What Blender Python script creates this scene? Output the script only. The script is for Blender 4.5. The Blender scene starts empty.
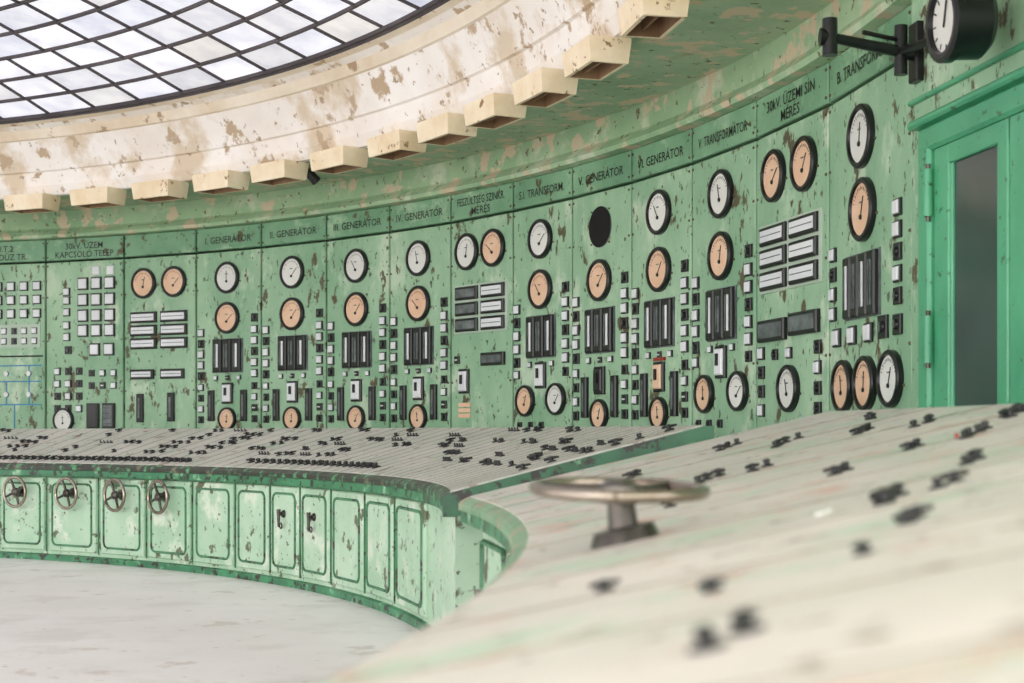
import bpy, bmesh, math, random
from mathutils import Vector, Matrix
random.seed(7)
S = 0.72          # metres per layout unit
EYE = 1.3         # eye height in layout units
sc = bpy.context.scene
try:
    sc.view_settings.view_transform = 'Standard'
except Exception:
    pass

# ---------------------------------------------------------------- materials
def lin(c):
    return tuple(((v/255)/12.92 if v/255 <= 0.04045 else ((v/255+0.055)/1.055)**2.4) for v in c) + (1,)

def paint(name, base, var, chip=None, amt=0.0, scale=1.2, cscale=4.0, rough=0.55, metal=0.0, chip2=None, amt2=0.0, bump=0.15, stretch=(1,1,1), chip3=None, amt3=0.0, soft=0.035, c3=3, soft2=0.10):
    m = bpy.data.materials.new(name); m.use_nodes = True
    nt = m.node_tree; N = nt.nodes; L = nt.links
    bs = N['Principled BSDF']; bs.inputs['Roughness'].default_value = rough; bs.inputs['Metallic'].default_value = metal
    tc = N.new('ShaderNodeTexCoord'); mp = N.new('ShaderNodeMapping'); mp.inputs['Scale'].default_value = stretch
    L.new(tc.outputs['Object'], mp.inputs['Vector'])
    n1 = N.new('ShaderNodeTexNoise'); n1.inputs['Scale'].default_value = scale; n1.inputs['Detail'].default_value = 8; n1.inputs['Roughness'].default_value = 0.65
    L.new(mp.outputs[0], n1.inputs['Vector'])
    r1 = N.new('ShaderNodeValToRGB'); r1.color_ramp.elements[0].position = 0.36; r1.color_ramp.elements[1].position = 0.66
    r1.color_ramp.elements[0].color = lin(var); r1.color_ramp.elements[1].color = lin(base)
    L.new(n1.outputs['Fac'], r1.inputs['Fac'])
    out = r1.outputs['Color']
    def layer(out, col, a, sc_, det, off, sf=0.035):
        n = N.new('ShaderNodeTexNoise'); n.inputs['Scale'].default_value = sc_; n.inputs['Detail'].default_value = det; n.inputs['Roughness'].default_value = 0.62
        mo = N.new('ShaderNodeMapping'); mo.inputs['Location'].default_value = (off, off*2, off*3)
        L.new(mp.outputs[0], mo.inputs['Vector']); L.new(mo.outputs[0], n.inputs['Vector'])
        r = N.new('ShaderNodeValToRGB'); r.color_ramp.elements[0].position = 1-a; r.color_ramp.elements[1].position = min(1, 1-a+sf)
        L.new(n.outputs['Fac'], r.inputs['Fac'])
        mx = N.new('ShaderNodeMixRGB'); mx.inputs['Color2'].default_value = lin(col)
        L.new(r.outputs['Color'], mx.inputs['Fac']); L.new(out, mx.inputs['Color1'])
        return mx.outputs['Color'], r.outputs['Color']
    fac = None
    if chip2: out, fac = layer(out, chip2, amt2, cscale*0.5, 8, 3.1, soft2)
    if chip3: out, fac = layer(out, chip3, amt3, cscale*c3, 5, 12.3)
    if chip: out, fac = layer(out, chip, amt, cscale, 12, 7.7, soft)
    L.new(out, bs.inputs['Base Color'])
    if fac is not None and bump > 0:
        b = N.new('ShaderNodeBump'); b.inputs['Strength'].default_value = bump; b.inputs['Distance'].default_value = 0.004; b.invert = True
        L.new(fac, b.inputs['Height']); L.new(b.outputs[0], bs.inputs['Normal'])
    return m

M = {}
M['panel'] = paint('panel_green_paint', (170,204,170), (130,174,138), (92,84,62), 0.405, 1.3, 7, 0.5, chip2=(192,214,186), amt2=0.46, stretch=(1,1,0.6), chip3=(80,94,70), amt3=0.385)
M['label'] = paint('label_strip_green', (134,178,142), (106,152,118), (92,88,62), 0.39, 1.8, 7, 0.5, chip2=(162,194,160), amt2=0.43, chip3=(88,104,76), amt3=0.36)
M['band'] = paint('cornice_green_paint', (176,202,164), (140,176,136), (208,192,164), 0.45, 1.0, 5, 0.7, chip2=(200,212,184), amt2=0.47, chip3=(112,104,80), amt3=0.385)
M['soffit'] = paint('soffit_green_paint', (184,204,172), (148,178,144), (212,196,168), 0.46, 1.0, 5, 0.8, chip2=(164,150,120), amt2=0.40, chip3=(106,100,78), amt3=0.375)
M['plaster'] = paint('peeling_plaster', (252,249,244), (238,230,220), (192,170,142), 0.425, 0.9, 3.4, 0.85, chip2=(220,204,180), amt2=0.48, bump=0.4, chip3=(176,156,130), amt3=0.375)
M['moulding'] = paint('cream_moulding', (240,231,214), (220,204,178), (170,145,115), 0.39, 1.5, 5, 0.8)
M['lampbox'] = paint('cream_lamp_box', (248,234,206), (230,208,170), (150,118,80), 0.38, 3, 9, 0.7)
M['lampin_shadow'] = paint('lamp_box_inner_shadow', (160,130,98), (120,92,64), rough=0.8)  # brown paints in the shadow of the cream box's open underside
M['console'] = paint('console_green_paint', (190,216,190), (160,196,164), (96,102,78), 0.405, 1.6, 8, 0.45, chip2=(210,222,202), amt2=0.46, chip3=(80,88,64), amt3=0.365)
M['trim'] = paint('console_trim_green', (74,148,104), (46,104,72), (48,44,36), 0.46, 4, 14, 0.4, chip2=(150,198,160), amt2=0.42)
M['endtrim'] = paint('console_end_trim', (54,112,78), (38,74,54), (44,40,34), 0.47, 4, 14, 0.4, chip2=(140,190,150), amt2=0.38)
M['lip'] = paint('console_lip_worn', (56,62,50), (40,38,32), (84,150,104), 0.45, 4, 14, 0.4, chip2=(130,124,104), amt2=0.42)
M['lip2'] = paint('console_lip_worn_green', (146,176,142), (110,148,114), (182,148,128), 0.44, 3, 8, 0.4, chip2=(70,112,80), amt2=0.46)
M['outline'] = paint('door_outline_green', (82,142,102), (58,110,76), (56,56,42), 0.44, 4, 20, 0.5)
M['top'] = paint('desk_top_plates', (214,208,200), (190,190,180), (140,118,102), 0.40, 2.4, 9, 0.4, chip2=(184,196,178), amt2=0.44, chip3=(128,116,100), amt3=0.36)
M['top2'] = paint('desk_top_plates_pale', (226,215,209), (202,197,188), (206,170,156), 0.43, 2.4, 7, 0.36, chip2=(186,202,182), amt2=0.47, chip3=(128,108,96), amt3=0.385, bump=0.03, soft=0.08, c3=2.2)
M['seam'] = paint('seam_brown', (150,138,124), (116,108,94), rough=0.7)
M['black'] = paint('black_bakelite', (26,26,28), (14,14,16), rough=0.32)
M['dark'] = paint('dark_hollow', (20,18,18), (10,10,10), rough=0.9)
M['white'] = paint('white_dial', (238,238,232), (218,218,212), rough=0.35)
M['lampw'] = paint('white_lamp_glass', (238,240,242), (220,222,226), rough=0.25)
M['peach'] = paint('aged_peach_dial', (240,204,174), (230,188,154), rough=0.4, scale=6)
M['grey'] = paint('grey_scale_strip', (120,128,128), (70,76,78), rough=0.35, scale=10)
M['screw'] = paint('screw_metal', (120,110,90), (80,72,58), rough=0.4, metal=0.6)
M['metal'] = paint('wheel_metal', (172,162,150), (130,118,104), (96,82,70), 0.40, 6, 18, 0.25, metal=0.85)
M['steel'] = paint('wheel_steel', (110,106,100), (60,56,52), rough=0.32, metal=0.8, scale=8)
M['floor'] = paint('pale_floor', (250,242,241), (240,232,230), (222,210,204), 0.40, 1.0, 3, 0.4, chip2=(232,223,220), amt2=0.48, chip3=(212,200,195), amt3=0.34)
M['doorg'] = paint('door_green_paint', (92,178,134), (66,150,110), (50,92,68), 0.38, 1.5, 8, 0.32, chip3=(60,90,66), amt3=0.35)
M['blue'] = paint('mimic_blue', (50,140,190), (40,120,170), rough=0.5)
M['plate'] = paint('meter_back_plate', (190,206,188), (168,192,170), rough=0.5)
M['red'] = paint('red_mark', (170,60,45), (130,45,35), rough=0.5)
M['lead'] = paint('lead_came', (86,78,80), (58,52,56), rough=0.6)
def glassdark():
    m = bpy.data.materials.new('dark_glass'); m.use_nodes = True
    b = m.node_tree.nodes['Principled BSDF']; b.inputs['Roughness'].default_value = 0.12
    n = m.node_tree.nodes.new('ShaderNodeTexNoise'); n.inputs['Scale'].default_value = 1.5
    r = m.node_tree.nodes.new('ShaderNodeValToRGB'); r.color_ramp.elements[0].color = lin((30,44,42)); r.color_ramp.elements[1].color = lin((70,92,86))
    tc = m.node_tree.nodes.new('ShaderNodeTexCoord'); m.node_tree.links.new(tc.outputs['Object'], n.inputs['Vector'])
    m.node_tree.links.new(n.outputs['Fac'], r.inputs['Fac']); m.node_tree.links.new(r.outputs['Color'], b.inputs['Base Color'])
    return m
M['dglass'] = glassdark()
def skyglass():
    m = bpy.data.materials.new('skylight_diffusing_glass'); m.use_nodes = True
    nt = m.node_tree; N = nt.nodes; L = nt.links; b = N['Principled BSDF']
    g = N.new('ShaderNodeNewGeometry'); r = N.new('ShaderNodeValToRGB')
    e = r.color_ramp.elements; e[0].color = lin((206,210,224)); e[1].color = lin((250,249,252)); e[0].position = 0; e[1].position = 0.9
    k = e.new(0.45); k.color = lin((230,231,240)); k = e.new(0.15); k.color = lin((232,227,218))
    L.new(g.outputs['Random Per Island'], r.inputs['Fac'])
    tc = N.new('ShaderNodeTexCoord'); n = N.new('ShaderNodeTexNoise'); n.inputs['Scale'].default_value = 4; n.inputs['Detail'].default_value = 7
    L.new(tc.outputs['Object'], n.inputs['Vector'])
    r2 = N.new('ShaderNodeValToRGB'); r2.color_ramp.elements[0].color = (0.74,0.74,0.80,1); r2.color_ramp.elements[0].position = 0.35; r2.color_ramp.elements[1].position = 0.6
    L.new(n.outputs['Fac'], r2.inputs['Fac'])
    mx = N.new('ShaderNodeMixRGB'); mx.blend_type = 'MULTIPLY'; mx.inputs['Fac'].default_value = 0.8
    L.new(r.outputs['Color'], mx.inputs['Color1']); L.new(r2.outputs['Color'], mx.inputs['Color2'])
    b.inputs['Base Color'].default_value = (0.12,0.12,0.13,1); L.new(mx.outputs['Color'], b.inputs['Emission Color'])
    b.inputs['Roughness'].default_value = 0.6
    b.inputs['Emission Strength'].default_value = 1.04
    return m
M['sky'] = skyglass()

# ---------------------------------------------------------------- mesh builder (layout units: x right, y depth, z height over eye)
class Frame:
    def __init__(s, o, ex, ey, ez):
        s.o = Vector(o); s.x = Vector(ex).normalized(); s.y = Vector(ey).normalized(); s.z = Vector(ez).normalized()
    def p(s, a, b, c=0): return s.o + s.x*a + s.y*b + s.z*c
    def at(s, a, b, c=0, rot=0):
        cr, sr = math.cos(rot), math.sin(rot)
        return Frame(s.p(a, b, c), s.x*cr + s.y*sr, s.y*cr - s.x*sr, s.z)

class Mesh:
    def __init__(s): s.v = []; s.f = []; s.m = []; s.s = []; s.names = []
    def mi(s, k):
        if k not in s.names: s.names.append(k)
        return s.names.index(k)
    def add(s, vs, fs, k, smooth=False):
        b = len(s.v); s.v += [tuple(v) for v in vs]; i = s.mi(k)
        for f in fs: s.f.append(tuple(b+j for j in f)); s.m.append(i); s.s.append(smooth)
    def box(s, F, u, v, w, h, d, k, z0=0.0, bev=0.0):
        a, b = w/2, h/2
        R = lambda a_, b_, z: [F.p(u-a_, v-b_, z), F.p(u+a_, v-b_, z), F.p(u+a_, v+b_, z), F.p(u-a_, v+b_, z)]
        if bev > 0: L = [R(a,b,z0), R(a,b,z0+d-bev), R(a-bev,b-bev,z0+d)]
        else: L = [R(a,b,z0), R(a,b,z0+d)]
        vs = sum(L, []); fs = [(3,2,1,0)]
        for i in range(len(L)-1):
            for j in range(4): fs.append((i*4+j, i*4+(j+1)%4, (i+1)*4+(j+1)%4, (i+1)*4+j))
        n = (len(L)-1)*4; fs.append((n,n+1,n+2,n+3))
        s.add(vs, fs, k)
    def lathe(s, F, u, v, prof, n=24, cap=True):
        for i in range(len(prof)-1):
            r0, z0, k = prof[i]; r1, z1, _ = prof[i+1]
            vs = []
            for r, z in ((r0,z0),(r1,z1)):
                for j in range(n):
                    t = 2*math.pi*j/n; vs.append(F.p(u+r*math.cos(t), v+r*math.sin(t), z))
            s.add(vs, [(j,(j+1)%n,n+(j+1)%n,n+j) for j in range(n)], k, True)
        if cap:
            r, z, k = prof[-1]
            if r > 1e-4:
                s.add([F.p(u+r*math.cos(2*math.pi*j/n), v+r*math.sin(2*math.pi*j/n), z) for j in range(n)], [tuple(range(n))], k)
    def torus(s, F, R, r, k, z=0, n=40, m=10):
        vs = []; fs = []
        for i in range(n):
            t = 2*math.pi*i/n
            for j in range(m):
                q = 2*math.pi*j/m; rr = R + r*math.cos(q)
                vs.append(F.p(rr*math.cos(t), rr*math.sin(t), z + r*math.sin(q)))
        for i in range(n):
            for j in range(m): fs.append((i*m+j, ((i+1)%n)*m+j, ((i+1)%n)*m+(j+1)%m, i*m+(j+1)%m))
        s.add(vs, fs, k, True)
    def tube(s, p0, p1, r0, r1, k, n=12):
        p0 = Vector(p0); p1 = Vector(p1); d = (p1-p0).normalized()
        a = d.orthogonal().normalized(); b = d.cross(a)
        vs = []
        for p, r in ((p0,r0),(p1,r1)):
            for j in range(n):
                t = 2*math.pi*j/n; vs.append(p + a*r*math.cos(t) + b*r*math.sin(t))
        s.add(vs, [(j,(j+1)%n,n+(j+1)%n,n+j) for j in range(n)], k, True)
        s.add(vs[:n], [tuple(range(n))], k); s.add(vs[n:], [tuple(range(n))], k)
    def sweep(s, c, prof, a0, a1, n, k, closed=False, caps=False):
        m = len(prof); rng = m if closed else m-1
        for i in range(rng):
            vs = []; (r0,h0) = prof[i]; (r1,h1) = prof[(i+1)%m]
            kk = k[min(i,len(k)-1)] if isinstance(k, (list,tuple)) else k
            for q in range(n+1):
                t = math.radians(a0 + (a1-a0)*q/n)
                vs.append((c[0]+r0*math.cos(t), c[1]+r0*math.sin(t), h0)); vs.append((c[0]+r1*math.cos(t), c[1]+r1*math.sin(t), h1))
            s.add(vs, [(2*q,2*q+1,2*q+3,2*q+2) for q in range(n)], kk, True)
        if caps:
            for a in (a0, a1):
                t = math.radians(a); kk = caps if isinstance(caps, str) else (k if isinstance(k,str) else k[0])
                s.add([(c[0]+r*math.cos(t), c[1]+r*math.sin(t), h) for r,h in prof], [tuple(range(m))], kk)
    def text(s, F, u, v, txt, h, maxw, k, z=0.0):
        cu = bpy.data.curves.new('tmp', 'FONT'); cu.body = txt; cu.size = 1.0; cu.resolution_u = 2; cu.extrude = 0; cu.offset = 0.006
        cu.align_x = 'CENTER'; cu.align_y = 'CENTER'
        ob = bpy.data.objects.new('tmp', cu); sc.collection.objects.link(ob)
        bpy.context.view_layer.update()
        dg = bpy.context.evaluated_depsgraph_get(); oe = ob.evaluated_get(dg); me = oe.to_mesh()
        if len(me.vertices):
            xs = [q.co.x for q in me.vertices]; wd = max(xs)-min(xs)
            sy = h/0.7; sx = min(sy, maxw/max(wd,1e-3))
            s.add([F.p(u+q.co.x*sx, v+q.co.y*sy, z) for q in me.vertices], [tuple(p.vertices) for p in me.polygons], k)
        oe.to_mesh_clear(); bpy.data.objects.remove(ob); bpy.data.curves.remove(cu)
    def done(s, name, parent=None, recalc=True):
        me = bpy.data.meshes.new(name)
        me.from_pydata([(x*S, y*S, (z+EYE)*S) for x,y,z in s.v], [], s.f)
        for k in s.names: me.materials.append(M[k])
        me.polygons.foreach_set('material_index', s.m); me.polygons.foreach_set('use_smooth', s.s)
        me.update()
        if recalc:
            bm = bmesh.new(); bm.from_mesh(me); bmesh.ops.recalc_face_normals(bm, faces=bm.faces); bm.to_mesh(me); bm.free()
        ob = bpy.data.objects.new(name, me); sc.collection.objects.link(ob)
        if parent: ob.parent = parent
        return ob

# ---------------------------------------------------------------- plan geometry
WC = (-10.85, 8.27); WR = 13.33      # panel wall circle
CC = (-10.8, 8.127)                  # ceiling ring centre
FL = -EYE
def bearing(c, R, px):
    """angle (deg) round circle c,R of the point lying on a survey bearing"""
    a = (px-512)/1514.0
    A = 1+a*a; Bq = -2*(a*c[0]+c[1]); C = c[0]**2+c[1]**2-R*R
    Z = (-Bq + math.sqrt(max(Bq*Bq-4*A*C,0)))/(2*A)
    return math.degrees(math.atan2(Z-c[1], a*Z-c[0]))
def cp(c, R, deg, h=0): 
    t = math.radians(deg); return Vector((c[0]+R*math.cos(t), c[1]+R*math.sin(t), h))

edges = [bearing(WC, WR, x) for x in (44,122,194,259,324,387,448,510,569,628,688,752,824,907)]
w0 = edges[0]-edges[1]
edges = [edges[0]+w0*3.0, edges[0]+w0*2.0, edges[0]+w0] + edges
A_END = edges[-1]

# ---------------------------------------------------------------- instruments
def gauge(B, F, u, v, r=0.205, face='white', n=28):
    B.lathe(F, u, v, [(r,0,'black'),(r,0.035,'black'),(r*0.95,0.045,'black'),(r*0.84,0.045,'black'),(r*0.81,0.028,face),(0.001,0.028,face)], n, False)
    q = random.uniform(-0.9, 0.9)+math.pi/2
    G = F.at(u, v, 0.030)
    for i in range(-6,7):
        t = math.pi/2 + i*0.2; rr = r*0.66
        g = G.at(rr*math.cos(t), rr*math.sin(t), 0, t)
        B.box(g, 0, 0, r*(0.12 if i % 2 == 0 else 0.07), r*0.022, 0.002, 'black')
    g = G.at(0, -r*0.22, 0, q); B.box(g, r*0.32, 0, r*0.66, r*0.022, 0.005, 'black')
    B.box(G, 0, r*0.22, r*0.22, r*0.05, 0.003, 'grey')
    B.lathe(G, 0, -r*0.24, [(r*0.09,0,'black'),(r*0.07,0.010,'black')], 10)
    for sx in (-1,1): B.lathe(F, u+sx*r*1.04, v-r*0.25, [(0.012,0,'screw'),(0.008,0.012,'screw')], 6)

def rectmeter(B, F, u, v, w, h, inner='grey', fr=0.03, bars=0):
    B.box(F, u, v, w, h, 0.04, 'black', bev=0.012)
    B.box(F, u, v, w-2*fr, h-2*fr, 0.004, inner, z0=0.04)
    if bars:
        for i in range(bars):
            B.box(F, u, v-h/2+fr+(i+0.5)*(h-2*fr)/bars, w-2.6*fr, 0.006, 0.004, 'black', z0=0.043)
    elif inner == 'lampw': B.box(F, u, v, (w-2*fr)*0.9, 0.008, 0.003, 'grey', z0=0.044)

def sq(B, F, u, v, k='w', s=0.085):
    if k == 'n': return
    B.box(F, u, v, s, s, 0.022, 'black', bev=0.006)
    if k == 'w': B.box(F, u, v, s*0.78, s*0.78, 0.012, 'lampw', z0=0.022, bev=0.005)
    elif k == 'k': B.lathe(F, u, v, [(s*0.28,0.022,'black'),(s*0.24,0.036,'black')], 8); B.box(F, u, v, s*0.10, s*0.42, 0.006, 'grey', z0=0.036)
    elif k == 'h': B.box(F, u, v, s*0.5, s*0.16, 0.006, 'white', z0=0.022)

def trio(B, F, u, v, n=3, pitch=0.165):
    B.box(F, u, v, pitch*n+0.03, 0.44, 0.010, 'grey')
    for i in range(n):
        uu = u + (i-(n-1)/2)*pitch
        B.box(F, uu, v, pitch*0.88, 0.42, 0.045, 'black', bev=0.012)
        B.box(F, uu+0.014, v, pitch*0.20, 0.30, 0.004, 'lampw' if i%2 == 0 else 'grey', z0=0.045)
        B.box(F, uu-0.028, v, pitch*0.10, 0.30, 0.004, 'grey', z0=0.045)

def switchmeter(B, F, u, v, cover='lampw'):
    B.box(F, u, v, 0.18, 0.27, 0.03, 'black', bev=0.01)
    B.box(F, u, v, 0.14, 0.22, 0.02, cover, z0=0.03, bev=0.012)
    B.box(F, u, v+0.02, 0.035, 0.1, 0.015, 'black', z0=0.05)

def tallrect(B, F, u, v, w=0.1, h=0.4):
    B.box(F, u, v, w, h, 0.04, 'black', bev=0.012)
    B.box(F, u, v, w*0.3, h*0.7, 0.004, 'grey', z0=0.04)

def body_generator(B, F, w, var):
    c = w/2
    if var == 'hole':
        B.lathe(F, c, 1.99, [(0.20,0,'grey'),(0.20,0.012,'dark'),(0.185,0.014,'dark')], 28)
        for i in range(4): B.lathe(F, c+0.225*math.cos(i*1.57+.78), 1.99+0.225*math.sin(i*1.57+.78), [(0.012,0,'screw'),(0.008,0.012,'screw')], 6)
    else: gauge(B, F, c, 1.99)
    gauge(B, F, c, 1.472, face='peach')
    trio(B, F, c, 0.985)
    left, right = w*0.09, w*0.91
    for j, (kl, kr, v) in enumerate([('n','k',1.46),('w','w',1.31),('k','w',1.17),('w','k',1.03),('w','w',0.89),('k','w',0.75)]):
        sq(B, F, left, v-0.02, kl, 0.105); sq(B, F, right, v, kr, 0.105)
    for i in range(3): sq(B, F, c+(i-1)*0.2, 0.70, 'h' if i == 1 else 'w', 0.06)
    if var in ('gen','hole','meter'):
        switchmeter(B, F, c, 0.50, 'lampw' if var == 'gen' else ('peach' if var == 'meter' else 'black'))
        if var == 'meter': B.box(F, c, 0.66, 0.2, 0.03, 0.02, 'red')
        tallrect(B, F, w*0.25, 0.34); tallrect(B, F, w*0.75, 0.34)
        gauge(B, F, c, 0.17, 0.15, 'peach')
        for j, (a, b) in enumerate(('wk','kw','wh','kk')):
            sq(B, F, left, 0.58-0.14*j, a, 0.09); sq(B, F, right, 0.59-0.14*j, b, 0.09)
    else:
        for j, (a, b) in enumerate(('wk',)):
            sq(B, F, left, 0.60-0.125*j, a, 0.09); sq(B, F, right, 0.61-0.125*j, b, 0.09)
        switchmeter(B, F, c, 0.585, 'lampw')
        gauge(B, F, w*0.24, 0.325, 0.165, 'peach'); gauge(B, F, w*0.76, 0.335, 0.165, 'white')
        for j in range(3): sq(B, F, left+0.05+j*0.2, 0.07, 'k', 0.07)
    for j in range(4): B.box(F, c+(j-1.5)*0.2, -0.1, 0.1, 0.05, 0.01, 'white')

def body_twin(B, F, w, var):
    gauge(B, F, w*0.29, 1.985, face='white' if var == 'mid' else 'peach'); gauge(B, F, w*0.71, 1.985, face='peach')
    if var != 'left': B.box(F, w/2, 1.355, w*0.86, 0.54, 0.010, 'plate', bev=0.004)
    for u in (w*0.29, w*0.71):
        for v in (1.53, 1.355, 1.18): rectmeter(B, F, u, v, w*0.36, 0.145, 'lampw' if (u > w*0.5 or var != 'mid') else 'grey', 0.028)
    if var == 'mid':
        rectmeter(B, F, w*0.71, 0.79, w*0.36, 0.14, 'grey'); switchmeter(B, F, w*0.24, 0.56)
        for i in range(3): B.box(F, w*0.24, 0.30-0.06*i, 0.22, 0.045, 0.01, 'peach')
        sq(B, F, w*0.12, 0.8, 'h')
    elif var == 'left':
        rectmeter(B, F, w*0.27, 0.77, w*0.32, 0.13, 'lampw'); rectmeter(B, F, w*0.69, 0.77, w*0.32, 0.13, 'lampw')
        tallrect(B, F, w*0.24, 0.32, 0.11, 0.38); tallrect(B, F, w*0.67, 0.33, 0.11, 0.38)
    else:
        rectmeter(B, F, w*0.27, 0.79, w*0.38, 0.17, 'grey'); rectmeter(B, F, w*0.71, 0.81, w*0.38, 0.17, 'grey')
        gauge(B, F, w*0.5, 0.33, 0.18, 'white')
        for j, (a, b) in enumerate(('wk','kw','kk','wk')): sq(B, F, w*0.1, 0.62-0.15*j, a, 0.10); sq(B, F, w*0.88, 0.62-0.15*j, b, 0.10)
        sq(B, F, w*0.3, 0.60, 'k'); sq(B, F, w*0.5, 0.60, 'w')

def body_right(B, F, w):
    gauge(B, F, w*0.45, 1.985, 0.215); gauge(B, F, w*0.47, 1.49, 0.215, 'peach')
    trio(B, F, w*0.45, 0.985, 4, 0.15)
    for i in range(3): sq(B, F, w*(0.13+0.2*i), 0.66, 'w', 0.13)
    for j, kk in enumerate('wwkwk'): sq(B, F, w*0.86, 1.42-0.14*j, kk, 0.11)
    for j, kk in enumerate('wkww'): sq(B, F, w*0.08, 1.25-0.14*j, kk, 0.10)
    sq(B, F, w*0.70, 0.68, 'k', .15); sq(B, F, w*0.86, 0.68, 'k', .13)
    gauge(B, F, w*0.22, 0.315, 0.185, 'peach'); gauge(B, F, w*0.5, 0.325, 0.185, 'peach'); gauge(B, F, w*0.79, 0.34, 0.185, 'white')

def body_grid(B, F, w):
    for v in (2.02,1.80,1.585,1.38):
        for u in (0.49,0.66,0.83): sq(B, F, w*u, v, 'w', 0.17)
    for v in (1.92,1.80,1.64,1.46,1.30): sq(B, F, w*0.28, v, 'w', 0.11)
    for u in (0.66,0.84): B.box(F, w*u, 2.19, 0.12, 0.12, 0.03, 'lampw', bev=.01)
    sq(B, F, w*0.30, 1.12, 'k', .11); sq(B, F, w*0.64, 1.12, 'w', .17); sq(B, F, w*0.82, 1.12, 'w', .17)
    for j in range(4):
        for i, u in enumerate((0.16,0.30,0.44)): sq(B, F, w*u, 0.83-0.17*j, 'wkkwwkkwkkkw'[j*3+i], 0.10)
        for i, u in enumerate((0.60,0.74,0.88)): sq(B, F, w*u, 0.80-0.17*j, 'kwwkhwnnnnnn'[j*3+i], 0.09)
    rectmeter(B, F, w*0.62, 0.22, 0.2, 0.34, 'black'); rectmeter(B, F, w*0.82, 0.22, 0.2, 0.34, 'grey', bars=4)
    gauge(B, F, w*0.24, 0.16, 0.17, 'white')

def body_mimic(B, F, w):
    for v in (2.02,1.83,1.64):
        for u in (0.42,0.58,0.74,0.90): sq(B, F, w*u, v, 'w', 0.13)
    B.box(F, w*0.62, 1.33, w*0.64, 0.32, 0.012, 'plate')
    for v in (1.40,1.26):
        for i in range(5): sq(B, F, w*(0.37+0.125*i), v, 'wwkww'[i], 0.09)
    B.box(F, w*0.5, 1.05, w*0.94, 0.02, 0.008, 'dark')
    for v in (0.92,0.70,0.38): B.box(F, w*0.5, v, w*0.9, 0.016, 0.006, 'blue')
    for u, a, b in ((0.3,0.92,0.1),(0.52,0.70,0.38),(0.62,0.38,0.05),(0.80,0.92,0.38)): B.box(F, w*u, (a+b)/2, 0.016, a-b, 0.006, 'blue')
    for u in (0.3,0.52,0.80):
        for v in (0.81,0.52): B.lathe(F, w*u, v, [(0.04,0.0,'blue'),(0.036,0.02,'white')], 10)

def label(B, F, w, txt):
    lines = txt.split('|')
    for i, t in enumerate(lines):
        v = 2.48 + (0 if len(lines) == 1 else (0.058-0.116*i))
        B.text(F, w/2, v, t, 0.085, w*0.76, 'black', 0.034)

names = ['III. KAPCSOLÓ','ELOSZTÓ','U.T.2|SEGÉDÜZ TR.','30kV. ÜZEM|KAPCSOLÓ TELEP','','I. GENERÁTOR','II. GENERÁTOR','III. GENERÁTOR','IV. GENERÁTOR','FESZÜLTSÉG SZINKR.|MÉRÉS','S.I. TRANSFORM.','V. GENERÁTOR','VI. GENERÁTOR','V. TRANSFORMÁTOR','30kV. ÜZEMI SÍN|MÉRÉS','B. TRANSFORMÁTOR']
kinds = ['grid','gen','mimic','grid','left','gen','gen','gen','gen','mid','two','hole','meter','two','right2','last']
for i in range(len(edges)-1):
    P0 = cp(WC, WR, edges[i]); P1 = cp(WC, WR, edges[i+1])
    w = (P1-P0).length; ex = (P1-P0).normalized(); up = Vector((0,0,1)); en = ex.cross(up)
    if en.dot(Vector((WC[0],WC[1],0))-P0) < 0: en = -en
    o = Vector((P0.x,P0.y,0)) - en*0.065
    F = Frame(o, ex, up, en)
    B = Mesh(); g = 0.026
    H0, H1, H2 = FL+0.16, 2.33, 2.65
    B.box(F, w/2, (H1+H0)/2, w-g, H1-H0, 0.13, 'panel', z0=-0.10, bev=0.010)
    B.box(F, w/2, (H1+H2)/2+0.014, w-g, H2-H1-0.028, 0.13, 'label', z0=-0.10, bev=0.010)
    B.box(F, w/2, FL+0.08, w, 0.16, 0.08, 'black', z0=-0.10)
    B.box(F, w/2, (FL+H2)/2, w, H2-FL, 0.05, 'dark', z0=-0.14)
    G = F.at(0,0,0.03)
    for u in (0.035, w-0.035):
        for v in (-0.9,-0.2,0.55,1.25,1.85,2.28,2.40,2.60): B.lathe(G, u, v, [(0.014,0,'screw'),(0.009,0.01,'screw')], 6)
    k = kinds[i]
    if k == 'gen': body_generator(B, G, w, 'gen')
    elif k in ('hole','meter'): body_generator(B, G, w, k)
    elif k == 'two': body_generator(B, G, w, 'two')
    elif k == 'left': body_twin(B, G, w, 'left')
    elif k == 'mid': body_twin(B, G, w, 'mid')
    elif k == 'right2': body_twin(B, G, w, 'right')
    elif k == 'last': body_right(B, G, w)
    elif k == 'grid': body_grid(B, G, w)
    elif k == 'mimic': body_mimic(B, G, w)
    if names[i]: label(B, F, w, names[i])
    B.done('control_panel_cabinet')

# ---------------------------------------------------------------- room shell
B = Mesh()
R_ = WR
B.sweep(WC, [(R_+0.3,FL),(R_+0.3,2.645),(R_+0.06,2.655),(R_-0.07,2.66),(R_-0.09,2.70),(R_-0.05,2.75),(R_-0.02,2.77),(R_,2.80),(R_,3.03)], A_END, 170, 90, 'band')
B.done('wall_back', recalc=False)
d = Vector((0.15,-0.99,0)).normalized(); W0 = cp(WC, WR, A_END)+Vector((0.03,0.0,0))
n_ = Vector((d.y, -d.x, 0))
if n_.x > 0: n_ = -n_
F = Frame((W0.x, W0.y, 0), d, (0,0,1), n_)
DT = 1.82; D0, D1 = 0.19, 2.40
B = Mesh()
B.box(F, 0.095, (FL+3.03)/2, 0.19, 3.03-FL, 0.3, 'panel', z0=-0.3)
B.box(F, (D1+7)/2, (FL+3.03)/2, 7-D1, 3.03-FL, 0.3, 'panel', z0=-0.3)
B.box(F, (D0+D1)/2, (DT+3.03)/2, D1-D0, 3.03-DT, 0.3, 'panel', z0=-0.3)
B.done('wall_right')
B = Mesh()
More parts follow.
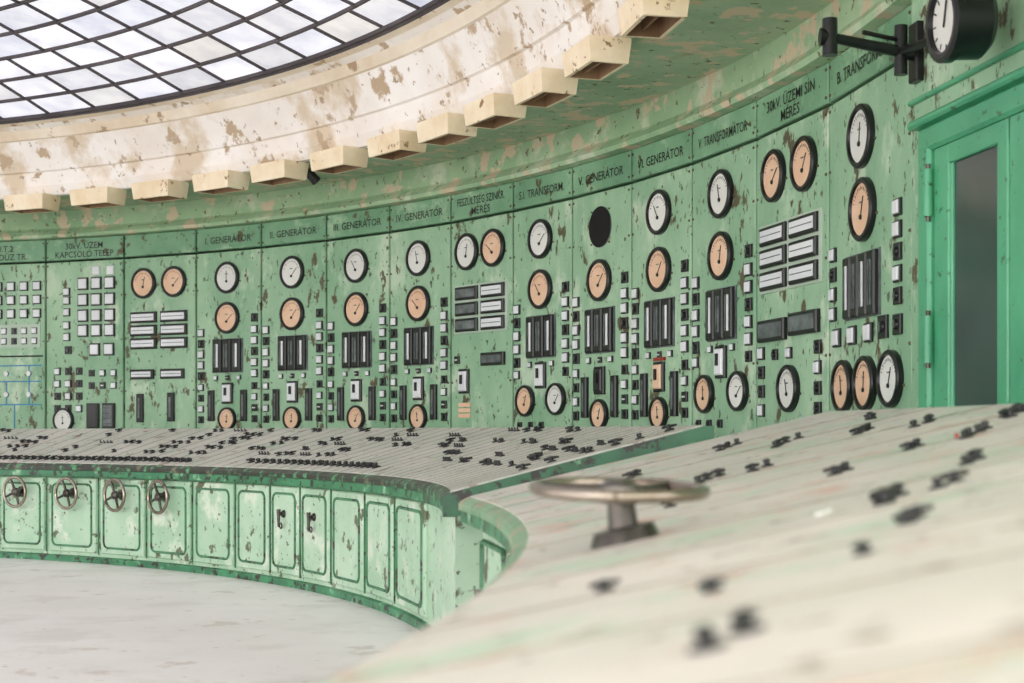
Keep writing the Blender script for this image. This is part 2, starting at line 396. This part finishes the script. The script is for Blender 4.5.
for (h, dd, hh) in ((2.70,0.07,0.08),(2.78,0.035,0.05)): B.box(F, 3.45, h, 7.1, hh, dd, 'band', bev=0.01)
B.box(F, 3.5, DT+0.20, 7.0, 0.03, 0.03, 'doorg', bev=0.008)
B.done('trim_1')
B = Mesh()
fw = 0.16
B.box(F, D0+fw/2, (FL+DT)/2, fw, DT-FL, 0.10, 'doorg', z0=-0.05, bev=0.02)
B.box(F, D1-fw/2, (FL+DT)/2, fw, DT-FL, 0.10, 'doorg', z0=-0.05, bev=0.02)
B.box(F, (D0+D1)/2, DT-0.07, D1-D0, 0.15, 0.10, 'doorg', z0=-0.048, bev=0.02)
B.box(F, (D0+D1)/2, DT+0.03, D1-D0+0.08, 0.05, 0.10, 'doorg', z0=0.001, bev=0.015)
def leaf(a, b, hinge):
    lt = DT-0.14; sw = 0.20; mid = (a+b)/2
    B.box(F, a+sw/2, (FL+lt)/2, sw, lt-FL, 0.06, 'doorg', z0=-0.04, bev=0.01)
    B.box(F, b-0.12/2, (FL+lt)/2, 0.12, lt-FL, 0.06, 'doorg', z0=-0.04, bev=0.01)
    gb, gt = 0.0-0.1, lt-0.12
    B.box(F, mid, (gt+lt)/2, b-a, lt-gt, 0.058, 'doorg', z0=-0.04, bev=0.008)
    B.box(F, mid, gb-0.08, b-a, 0.18, 0.058, 'doorg', z0=-0.04, bev=0.008)
    B.box(F, mid, (FL+gb-0.2)/2, b-a-0.25, gb-0.2-FL, 0.03, 'doorg', z0=-0.04, bev=0.01)
    B.box(F, (a+sw+b-0.12)/2, (gb+gt)/2, b-a-sw-0.12, gt-gb, 0.012, 'dglass', z0=-0.02)
    for u in (a+sw+0.01, b-0.13): B.box(F, u, (gb+gt)/2, 0.03, gt-gb, 0.03, 'doorg', z0=-0.02, bev=0.008)
    for v in (1.42, 0.55, -0.6):
        B.tube(F.p(hinge, v-0.14, 0.05), F.p(hinge, v+0.14, 0.05), 0.028, 0.028, 'doorg'); B.tube(F.p(hinge, v-0.17, 0.05), F.p(hinge, v+0.17, 0.05), 0.014, 0.014, 'steel')
    B.tube(F.p(b-0.06, 0.02, 0.02), F.p(b-0.06, 0.02, 0.10), 0.02, 0.02, 'steel'); B.tube(F.p(b-0.06, 0.02, 0.10), F.p(b-0.2, 0.02, 0.10), 0.018, 0.015, 'steel')
leaf(D0+fw+0.012, (D0+D1)/2-0.010, D0+fw)
leaf((D0+D1)/2+0.010, D1-fw-0.012, D1-fw)
B.done('door_1')

# ceiling ring: soffit + plaster fascia
C0, C1 = -48, 172
CR = 13.27
B = Mesh()
B.sweep(CC, [(CR+2.2,3.03),(12.12,3.03),(12.12,2.985),(12.03,2.985),(11.97,3.10),(11.93,3.26),(11.89,3.27),(11.86,3.34),(11.72,3.62),(11.69,3.63),(11.66,3.74),(11.58,3.78),(11.50,3.80),(11.46,3.88)],
        C0, C1, 200, ['soffit','plaster','plaster','plaster','plaster','plaster','plaster','plaster','moulding','moulding','plaster','moulding','lead'])
B.sweep(CC, [(CR+2.2,3.2),(11.46,4.0)], C0, C1, 100, 'plaster')
B.done('ceiling', recalc=False)

# skylight
B = Mesh()
RO = 11.50
def sky_h(r): return 3.86 + 1.7*(1-(r/RO)**2)
step = 0.42; r = RO; ring = 0
while r > 0.9:
    r1 = max(r-step, 0.8); n = max(12, int(2*math.pi*r/0.74)); off = (ring % 2)*0.5
    for i in range(n):
        a0 = 2*math.pi*(i+off)/n; a1 = 2*math.pi*(i+1+off)/n
        q = lambda rr, a, dz=0: (CC[0]+rr*math.cos(a), CC[1]+rr*math.sin(a), sky_h(rr)+dz)
        am = (a0+a1)/2
        B.add([q(r,a0),q(r,am),q(r,a1),q(r1,a1),q(r1,am),q(r1,a0)], [(0,1,4,5),(1,2,3,4)], 'sky')
        pA = Vector(q(r,a0)); pB = Vector(q(r1,a0)); tt = Vector((-math.sin(a0), math.cos(a0), 0))*0.014; dn = Vector((0,0,-0.025))
        B.add([pA-tt,pA+tt,pB+tt,pB-tt,pA-tt+dn,pA+tt+dn,pB+tt+dn,pB-tt+dn], [(4,5,6,7),(0,1,5,4),(1,2,6,5),(2,3,7,6),(3,0,4,7)], 'lead')
    th = 0.05 if ring == 0 else 0.014
    B.sweep(CC, [(r+th,sky_h(r)),(r+th,sky_h(r)-0.035),(r-th,sky_h(r)-0.035),(r-th,sky_h(r))], 0, 360, max(48,2*n), 'lead')
    r = r1; ring += 1
q0 = [(CC[0]+0.8*math.cos(t*math.pi/8), CC[1]+0.8*math.sin(t*math.pi/8), sky_h(0.8)) for t in range(16)]
B.add(q0, [tuple(range(16))], 'sky')
B.done('window_1', recalc=False)

# floor
B = Mesh()
F0 = Frame((-4,7,FL), (1,0,0), (0,1,0), (0,0,1))
B.box(F0, 0, 0, 46, 44, 0.1, 'floor', z0=-0.1)
B.done('floor')

# lamp boxes under the fascia
LR = 12.0
bs = [bearing(CC, LR, x) for x in (32,98,160,221,279,339,397,447,495,545,596,653)]
gap = bs[-2]-bs[-1]
bs = [bs[0]+(bs[0]-bs[1])*k for k in (3,2,1)] + bs + [bs[-1]-gap*k for k in (1,2,3,4)]
B = Mesh()
for i, a in enumerate(bs):
    t = math.radians(a); er = Vector((-math.cos(t), -math.sin(t), 0)); et = Vector((math.sin(t), -math.cos(t), 0))
    o = cp(CC, LR, a, 2.985); L = 0.62; Wd = 0.34
    G = Frame(o, et, er, Vector((0,0,-1)))
    B.box(G, 0, 0, L, Wd, 0.03, 'lampbox')
    a1, b1 = L/2, Wd/2
    z0, z1 = 0.03, 0.19
    out0 = [(-a1,-b1),(a1,-b1),(a1,b1),(-a1,b1)]; out1 = [(x*0.94,y*0.90) for x,y in out0]; in1 = [(x*0.84,y*0.72) for x,y in out0]
    vs = [G.p(x,y,z0) for x,y in out0]+[G.p(x,y,z1) for x,y in out1]+[G.p(x,y,z1) for x,y in in1]+[G.p(x*.84,y*.72,z0+0.02) for x,y in out0]
    B.add(vs, [(j,(j+1)%4,4+(j+1)%4,4+j) for j in range(4)], 'lampbox'); B.add(vs, [(4+j,4+(j+1)%4,8+(j+1)%4,8+j) for j in range(4)], 'lampbox')
    B.add(vs, [(8+j,8+(j+1)%4,12+(j+1)%4,12+j) for j in range(4)]+[(12,13,14,15)], 'lampin_shadow')
    B.box(G, 0, 0, L*0.8, 0.02, 0.10, 'lampin_shadow', z0=0.05)
B.done('cornice_lamp_boxes', recalc=False)

B = Mesh(); a = bearing(CC, 12.3, 312); o = cp(CC, 12.3, a, 3.03); 
B.tube(o, o+Vector((0,0,-0.12)), 0.02, 0.02, 'black'); B.tube(o+Vector((-0.06,-0.04,-0.10)), o+Vector((0.05,0.03,-0.22)), 0.045, 0.06, 'black')
B.done('ceiling_spotlight')

# synchroscope on swing bracket
B = Mesh()
C = Vector((2.385, 8.0, 2.17)); ax = Vector((-0.985,-0.13,-0.05)).normalized()
sx = Vector((0,0,1)).cross(ax).normalized(); sy = ax.cross(sx)
G = Frame(C, sx, sy, ax)
B.lathe(G, 0, 0, [(0.001,-0.12,'black'),(0.16,-0.12,'black'),(0.20,-0.08,'black'),(0.20,0.07,'black'),(0.215,0.07,'black'),(0.215,0.12,'black'),(0.19,0.13,'black'),(0.165,0.13,'black'),(0.16,0.10,'white'),(0.001,0.10,'white')], 36, False)
B.box(G.at(0,0,0.105,1.2), 0.05, 0, 0.16, 0.010, 0.006, 'black')
for i in range(12):
    t = i*math.pi/6; B.box(G.at(0.135*math.cos(t),0.135*math.sin(t),0.101,t), 0, 0, 0.03, 0.008, 0.003, 'black')
wp = F.p(0.12, 2.31, 0.002); pin = Vector((wp.x-0.12, wp.y-0.02, wp.z))
B.box(F, 0.12, 2.31, 0.12, 0.36, 0.05, 'black', z0=0.002, bev=0.01)
B.tube(F.p(0.12,2.31,0.02), pin, 0.05, 0.05, 'black'); B.tube(pin+Vector((0,0,-0.14)), pin+Vector((0,0,0.16)), 0.04, 0.04, 'black')
arm = Vector((1.90, 9.05, 2.36))
B.tube(pin, arm, 0.036, 0.030, 'black'); B.tube(pin+Vector((0,0,0.07)), arm+Vector((0.2,0,0.03)), 0.014, 0.014, 'black')
B.tube(arm+Vector((0,0,-0.11)), arm+Vector((0,0,0.11)), 0.045, 0.045, 'black'); B.tube(arm, arm+Vector((-0.06,0,0)), 0.04, 0.055, 'black')
B.tube(pin, C-ax*0.11, 0.025, 0.025, 'black')
B.done('synchroscope_on_bracket')

# ---------------------------------------------------------------- consoles
class Desk:
    def __init__(s, c, R0, R1, h0, slope): s.c = c; s.R0 = R0; s.R1 = R1; s.h0 = h0; s.sl = slope
    def frame(s, deg, dlt, rot=0):
        t = math.radians(deg); er = Vector((math.cos(t), math.sin(t), s.sl)).normalized(); et = Vector((-math.sin(t), math.cos(t), 0))
        o = cp(s.c, s.R0+dlt, deg, s.h0+s.sl*dlt)
        n = et.cross(er); n = -n if n.z < 0 else n
        return Frame(o, et, er, n).at(0,0,0,rot)
def build_desk(D, a0, a1, topk, nseam, mats, capk, lip=0.11, ncap=80, sw=0.008):
    B = Mesh()
    d1 = D.R1-D.R0; h1 = D.h0+D.sl*d1
    bd = 0.05
    prof = [(D.R0+bd, D.h0+D.sl*bd+0.002),(D.R0+0.015, D.h0-0.004),(D.R0, D.h0-0.02),(D.R0, D.h0-lip*0.45),(D.R0+0.012, D.h0-lip*0.5),(D.R0+0.012, D.h0-lip),(D.R0+0.07, D.h0-lip),
            (D.R1-0.06, h1-lip),(D.R1, h1-lip),(D.R1, h1-0.01),(D.R1-bd, h1-D.sl*bd+0.002)]
    B.sweep(D.c, prof, a0, a1, ncap, mats, closed=True, caps=capk)
    e = math.degrees(0.05/D.R0)
    up = 0.008
    B.sweep(D.c, [(D.R0+bd, D.h0+D.sl*bd+0.002),(D.R0+bd, D.h0+D.sl*bd+up),(D.R1-bd, h1-D.sl*bd+up),(D.R1-bd, h1-D.sl*bd)], a0+e, a1-e, ncap, topk, caps=topk)
    for i in range(1, nseam):
        G = D.frame(a0+e+(a1-a0-2*e)*i/nseam, 0)
        L = math.hypot(d1-2*bd, D.sl*(d1-2*bd))
        B.box(G, 0, bd+L/2, sw, L, 0.0015, 'seam', z0=up)
    return B

D1_ = Desk((-9.22,7.67), 8.85, 10.27, -0.33, 0.262)
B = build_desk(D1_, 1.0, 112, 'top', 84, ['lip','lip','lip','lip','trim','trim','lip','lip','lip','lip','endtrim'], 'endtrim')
BR = 8.93; b0, b1 = 3.6, 111.5
B.sweep(D1_.c, [(BR,-0.43),(BR,-1.235),(BR-0.03,-1.245),(BR-0.03,FL),(10.15,FL),(10.15,-0.09)], b0, b1, 110, ['console','trim','trim','console','console'], closed=False, caps='console')
B.sweep(D1_.c, [(BR+0.002,-0.42),(BR-0.035,-0.43),(BR-0.035,-0.455),(BR+0.002,-0.46)], b0, b1, 110, 'outline')
dxs = [430,397,367,333,302,272,237,194,148,100,48,0]
da = [bearing(D1_.c, BR, x) for x in dxs]
stp = da[-1]-da[-2]
while da[-1] < 104: da.append(da[-1]+stp)
def rr_outline(B, F, w, h, rad, t, dep, k, n=5):
    pts = []
    for cx, cy, s in ((w/2-rad,h/2-rad,0),(-w/2+rad,h/2-rad,1),(-w/2+rad,-h/2+rad,2),(w/2-rad,-h/2+rad,3)):
        for j in range(n+1):
            q = math.pi/2*(s+j/n); pts.append((cx, cy, math.cos(q), math.sin(q)))
    m = len(pts); vs = []
    for cx, cy, a, b in pts:
        for rr, z in ((rad,0),(rad-t*0.25,dep),(rad-t*0.75,dep),(rad-t,0)): vs.append(F.p(cx+a*rr, cy+b*rr, z))
    fs = []
    for i in range(m):
        for j in range(3): fs.append((i*4+j, ((i+1)%m)*4+j, ((i+1)%m)*4+j+1, i*4+j+1))
    B.add(vs, fs, k)
doorframes = []
for i in range(len(da)-1):
    P0 = cp(D1_.c, BR-0.012, da[i+1]); P1 = cp(D1_.c, BR-0.012, da[i])
    w = (P1-P0).length; ex = (P1-P0).normalized(); en = ex.cross(Vector((0,0,1)))
    if en.dot(Vector((D1_.c[0],D1_.c[1],0))-P0) < 0: en = -en
    F1 = Frame(((P0.x+P1.x)/2,(P0.y+P1.y)/2,0), ex, (0,0,1), en)
    B.box(F1, 0, -0.83, w*0.90, 0.74, 0.03, 'console', z0=-0.03+0.012, bev=0.01)
    rr_outline(B, F1.at(0,-0.83,0.012), w*0.78, 0.64, 0.07, 0.022, 0.012, 'outline')
    g = Frame((P0.x,P0.y,0), ex, (0,0,1), en); B.box(g, 0, -0.83, 0.010, 0.76, 0.012, 'outline', z0=0)
    doorframes.append(F1)
for i in (4, 3):
    G = doorframes[i].at(0, -0.72, 0.014)
    B.lathe(G, 0, 0.03, [(0.035,0,'steel'),(0.026,0.02,'steel')], 12); B.tube(G.p(0,0.03,0), G.p(0,0.03,0.05), 0.013, 0.013, 'steel'); B.tube(G.p(0,0.07,0.05), G.p(0,-0.08,0.05), 0.018, 0.009, 'steel')
    B.torus(G.at(0,-0.07,0.03), 0.022, 0.006, 'steel', n=14, m=6)
console1 = B.done('curved_control_console')

def handwheel(name, G, R=0.135, r=0.014, k='steel', st=0.11, spokes=4, k2='steel', parent=None, G2=None):
    B = Mesh(); G2 = G2 or G
    B.lathe(G, 0, 0, [(R*0.42,0,k2),(R*0.36,0.03,k2),(R*0.18,0.035,k2),(R*0.16,st-0.02,k2)], 20)
    H = Frame(G.p(0,0,st), G2.x, G2.y, G2.z)
    B.lathe(H, 0, 0, [(R*0.26,-0.025,k2),(R*0.28,-0.01,k2),(R*0.26,0.015,k2),(R*0.12,0.03,k2)], 20)
    B.torus(H, R, r, k, 0.005)
    for i in range(spokes):
        t = 2*math.pi*i/spokes+0.4
        B.tube(H.p(R*0.2*math.cos(t), R*0.2*math.sin(t), -0.003), H.p(R*math.cos(t), R*math.sin(t), 0.005), r*0.9, r*0.7, k2, 8)
    return B.done(name, parent)
for x in (24,76,125,169):
    a = bearing(D1_.c, BR, x); t = math.radians(a)
    o = cp(D1_.c, BR-0.012, a, -0.61); en = Vector((-math.cos(t), -math.sin(t), 0)); ex = Vector((math.sin(t), -math.cos(t), 0))
    handwheel('handwheel', Frame(o, ex, (0,0,1), en), R=0.15, r=0.016, k='metal', parent=console1)

def knob(B, G, L=0.10, big=1.0):
    B.lathe(G, 0, 0, [(0.038*big,0,'black'),(0.034*big,0.008*big,'black'),(0.016*big,0.012*big,'black'),(0.014*big,0.026*big,'black')], 12)
    B.lathe(G, 0, 0, [(0.020*big,0.022*big,'black'),(0.020*big,0.036*big,'black'),(0.012*big,0.041*big,'black')], 10)
    B.tube(G.p(0,0,0.028*big), G.p(L*0.60*big,0,0.024*big), 0.012*big, 0.008*big, 'black', 8)
    B.tube(G.p(0,0,0.028*big), G.p(-L*0.50*big,0,0.028*big), 0.012*big, 0.010*big, 'black', 8)
def toggle(B, G, big=1.0):
    B.lathe(G, 0, 0, [(0.020*big,0,'black'),(0.016*big,0.010*big,'black')], 8)
    B.tube(G.p(0,0,0.008*big), G.p(0.014*big,0,0.028*big), 0.006*big, 0.009*big, 'black', 6)
B = Mesh()
def K(a, dl, rot, big=1.0): knob(B, D1_.frame(a, dl, rot).at(0,0,0.008), big=big)
def brg(x): return bearing(D1_.c, 9.2, x)
a = brg(205)
while a < 95: K(a, 0.17, random.choice((0,0,0.2,1.4)), 0.95); a += 0.62
a = brg(395)
while a < brg(262): K(a, 0.20, random.choice((0,0.3,-0.2)), 0.95); a += 0.8
for base in [3.5+4.4*j for j in range(22)]:
    for dl in (0.45,0.62,0.80,0.95,1.10,1.26):
        if random.random() < 0.62:
            for c in range(random.choice((1,2,3))): K(base+c*0.6+random.uniform(-.1,.1), dl+random.uniform(-.02,.02), random.choice((0,0.3,1.57,-0.3)), 0.78)
        if random.random() < 0.22:
            for c in range(4): toggle(B, D1_.frame(base+2.4+c*0.3, dl).at(0,0,0.008), 0.9)
B.done('switch_handles', console1)

# foreground console
D2 = Desk((-14.0,4.7), 14.0, 15.95, -0.33, 0.225)
A0, A1 = -26.0, 11.1
B = build_desk(D2, A0, A1, 'top2', 16, ['lip2','lip2','lip2','lip2','trim','trim','lip'], 'endtrim', sw=0.006)
B.sweep(D2.c, [(14.10,-0.43),(14.10,-1.235),(14.07,-1.245),(14.07,FL),(15.8,FL),(15.8,-0.03)], A0+0.3, A1-0.5, 60, ['console','trim','trim','console','console'], caps='console')
for i in range(9):
    a = A1-2.0-3.6*i; t = math.radians(a)
    en = Vector((-math.cos(t), -math.sin(t), 0)); ex = Vector((math.sin(t), -math.cos(t), 0))
    G = Frame(cp(D2.c, 14.09, a, -0.82), ex, (0,0,1), en)
    rr_outline(B, G, 0.72, 0.62, 0.06, 0.03, 0.014, 'outline')
    B.tube(G.p(0.0,0.05,0), G.p(0.0,0.05,0.07), 0.018, 0.018, 'steel'); B.tube(G.p(0,0.10,0.07), G.p(0,-0.10,0.07), 0.018, 0.014, 'steel')
console2 = B.done('foreground_control_console')

def on2(X, Z, rot=0):
    a = math.degrees(math.atan2(Z-D2.c[1], X-D2.c[0])); rho = math.hypot(X-D2.c[0], Z-D2.c[1])
    return D2.frame(a, rho-D2.R0, rot).at(0,0,0.008)
B = Mesh()
pts = [(0.71,2.89,3,.62),(1.35,4.5,4,.62),(0.90,4.2,2,.62),(0.84,5.2,2,.65),(0.655,5.2,3,.65),(1.085,6.2,4,.65),(0.86,2.98,2,.55),(0.16,2.33,1,.45),(0.24,1.95,1,.42),(0.165,1.36,2,.52),(1.63,5.0,4,.68),(1.36,5.9,3,.65),
       (1.55,6.6,2,.7),(0.5,6.3,2,.65),(0.25,5.9,2,.65),(0.75,1.2,1,.5),(0.3,0.3,1,.5),(1.3,1.0,2,.5),(1.18,4.55,2,.6),(0.62,2.35,2,.48),(1.05,3.5,3,.55),(0.48,4.4,1,.55),(1.5,5.6,3,.65),(0.95,6.75,3,.65),(0.45,2.0,1,.4)]
for X, Z, n, bg_ in pts:
    for c in range(n):
        knob(B, on2(X+random.uniform(-.02,.02)+c*0.04, Z+c*0.07, random.uniform(-0.7,1.3)), big=bg_)
B.box(on2(1.36,4.62,0.3), 0, 0, 0.04, 0.012, 0.012, 'red'); B.box(on2(0.62,3.0,0.5), 0, 0, 0.05, 0.018, 0.004, 'white')
B.done('switch_handles', console2)
G = on2(0.262, 3.49)
nz = Vector((0.02,-0.045,1)).normalized()
nx = G.y.cross(nz).normalized(); ny = nz.cross(nx)
G = Frame(G.o, G.x, G.y, (G.z*0.5+Vector((0,0,0.5))))
handwheel('handwheel', G, R=0.195, r=0.0145, k='metal', st=0.115, spokes=3, k2='steel', parent=console2, G2=Frame((0,0,0), nx, ny, nz))

# ---------------------------------------------------------------- light
w = bpy.data.worlds.new('daylight'); sc.world = w; w.use_nodes = True
bg = w.node_tree.nodes['Background']; bg.inputs['Color'].default_value = (1.0,0.968,0.968,1); bg.inputs['Strength'].default_value = 4.6

# ---------------------------------------------------------------- camera
cam = bpy.data.cameras.new('camera'); co = bpy.data.objects.new('camera', cam); sc.collection.objects.link(co)
co.location = (0,0,EYE*S); co.rotation_euler = (math.radians(90),0,0)
cam.sensor_width = 36; cam.lens = 1514/1024*36; cam.shift_y = 90.5/1024
cam.clip_start = 0.02; cam.clip_end = 200
cam.dof.use_dof = True; cam.dof.focus_distance = 9.0; cam.dof.aperture_fstop = 3.8
sc.camera = co
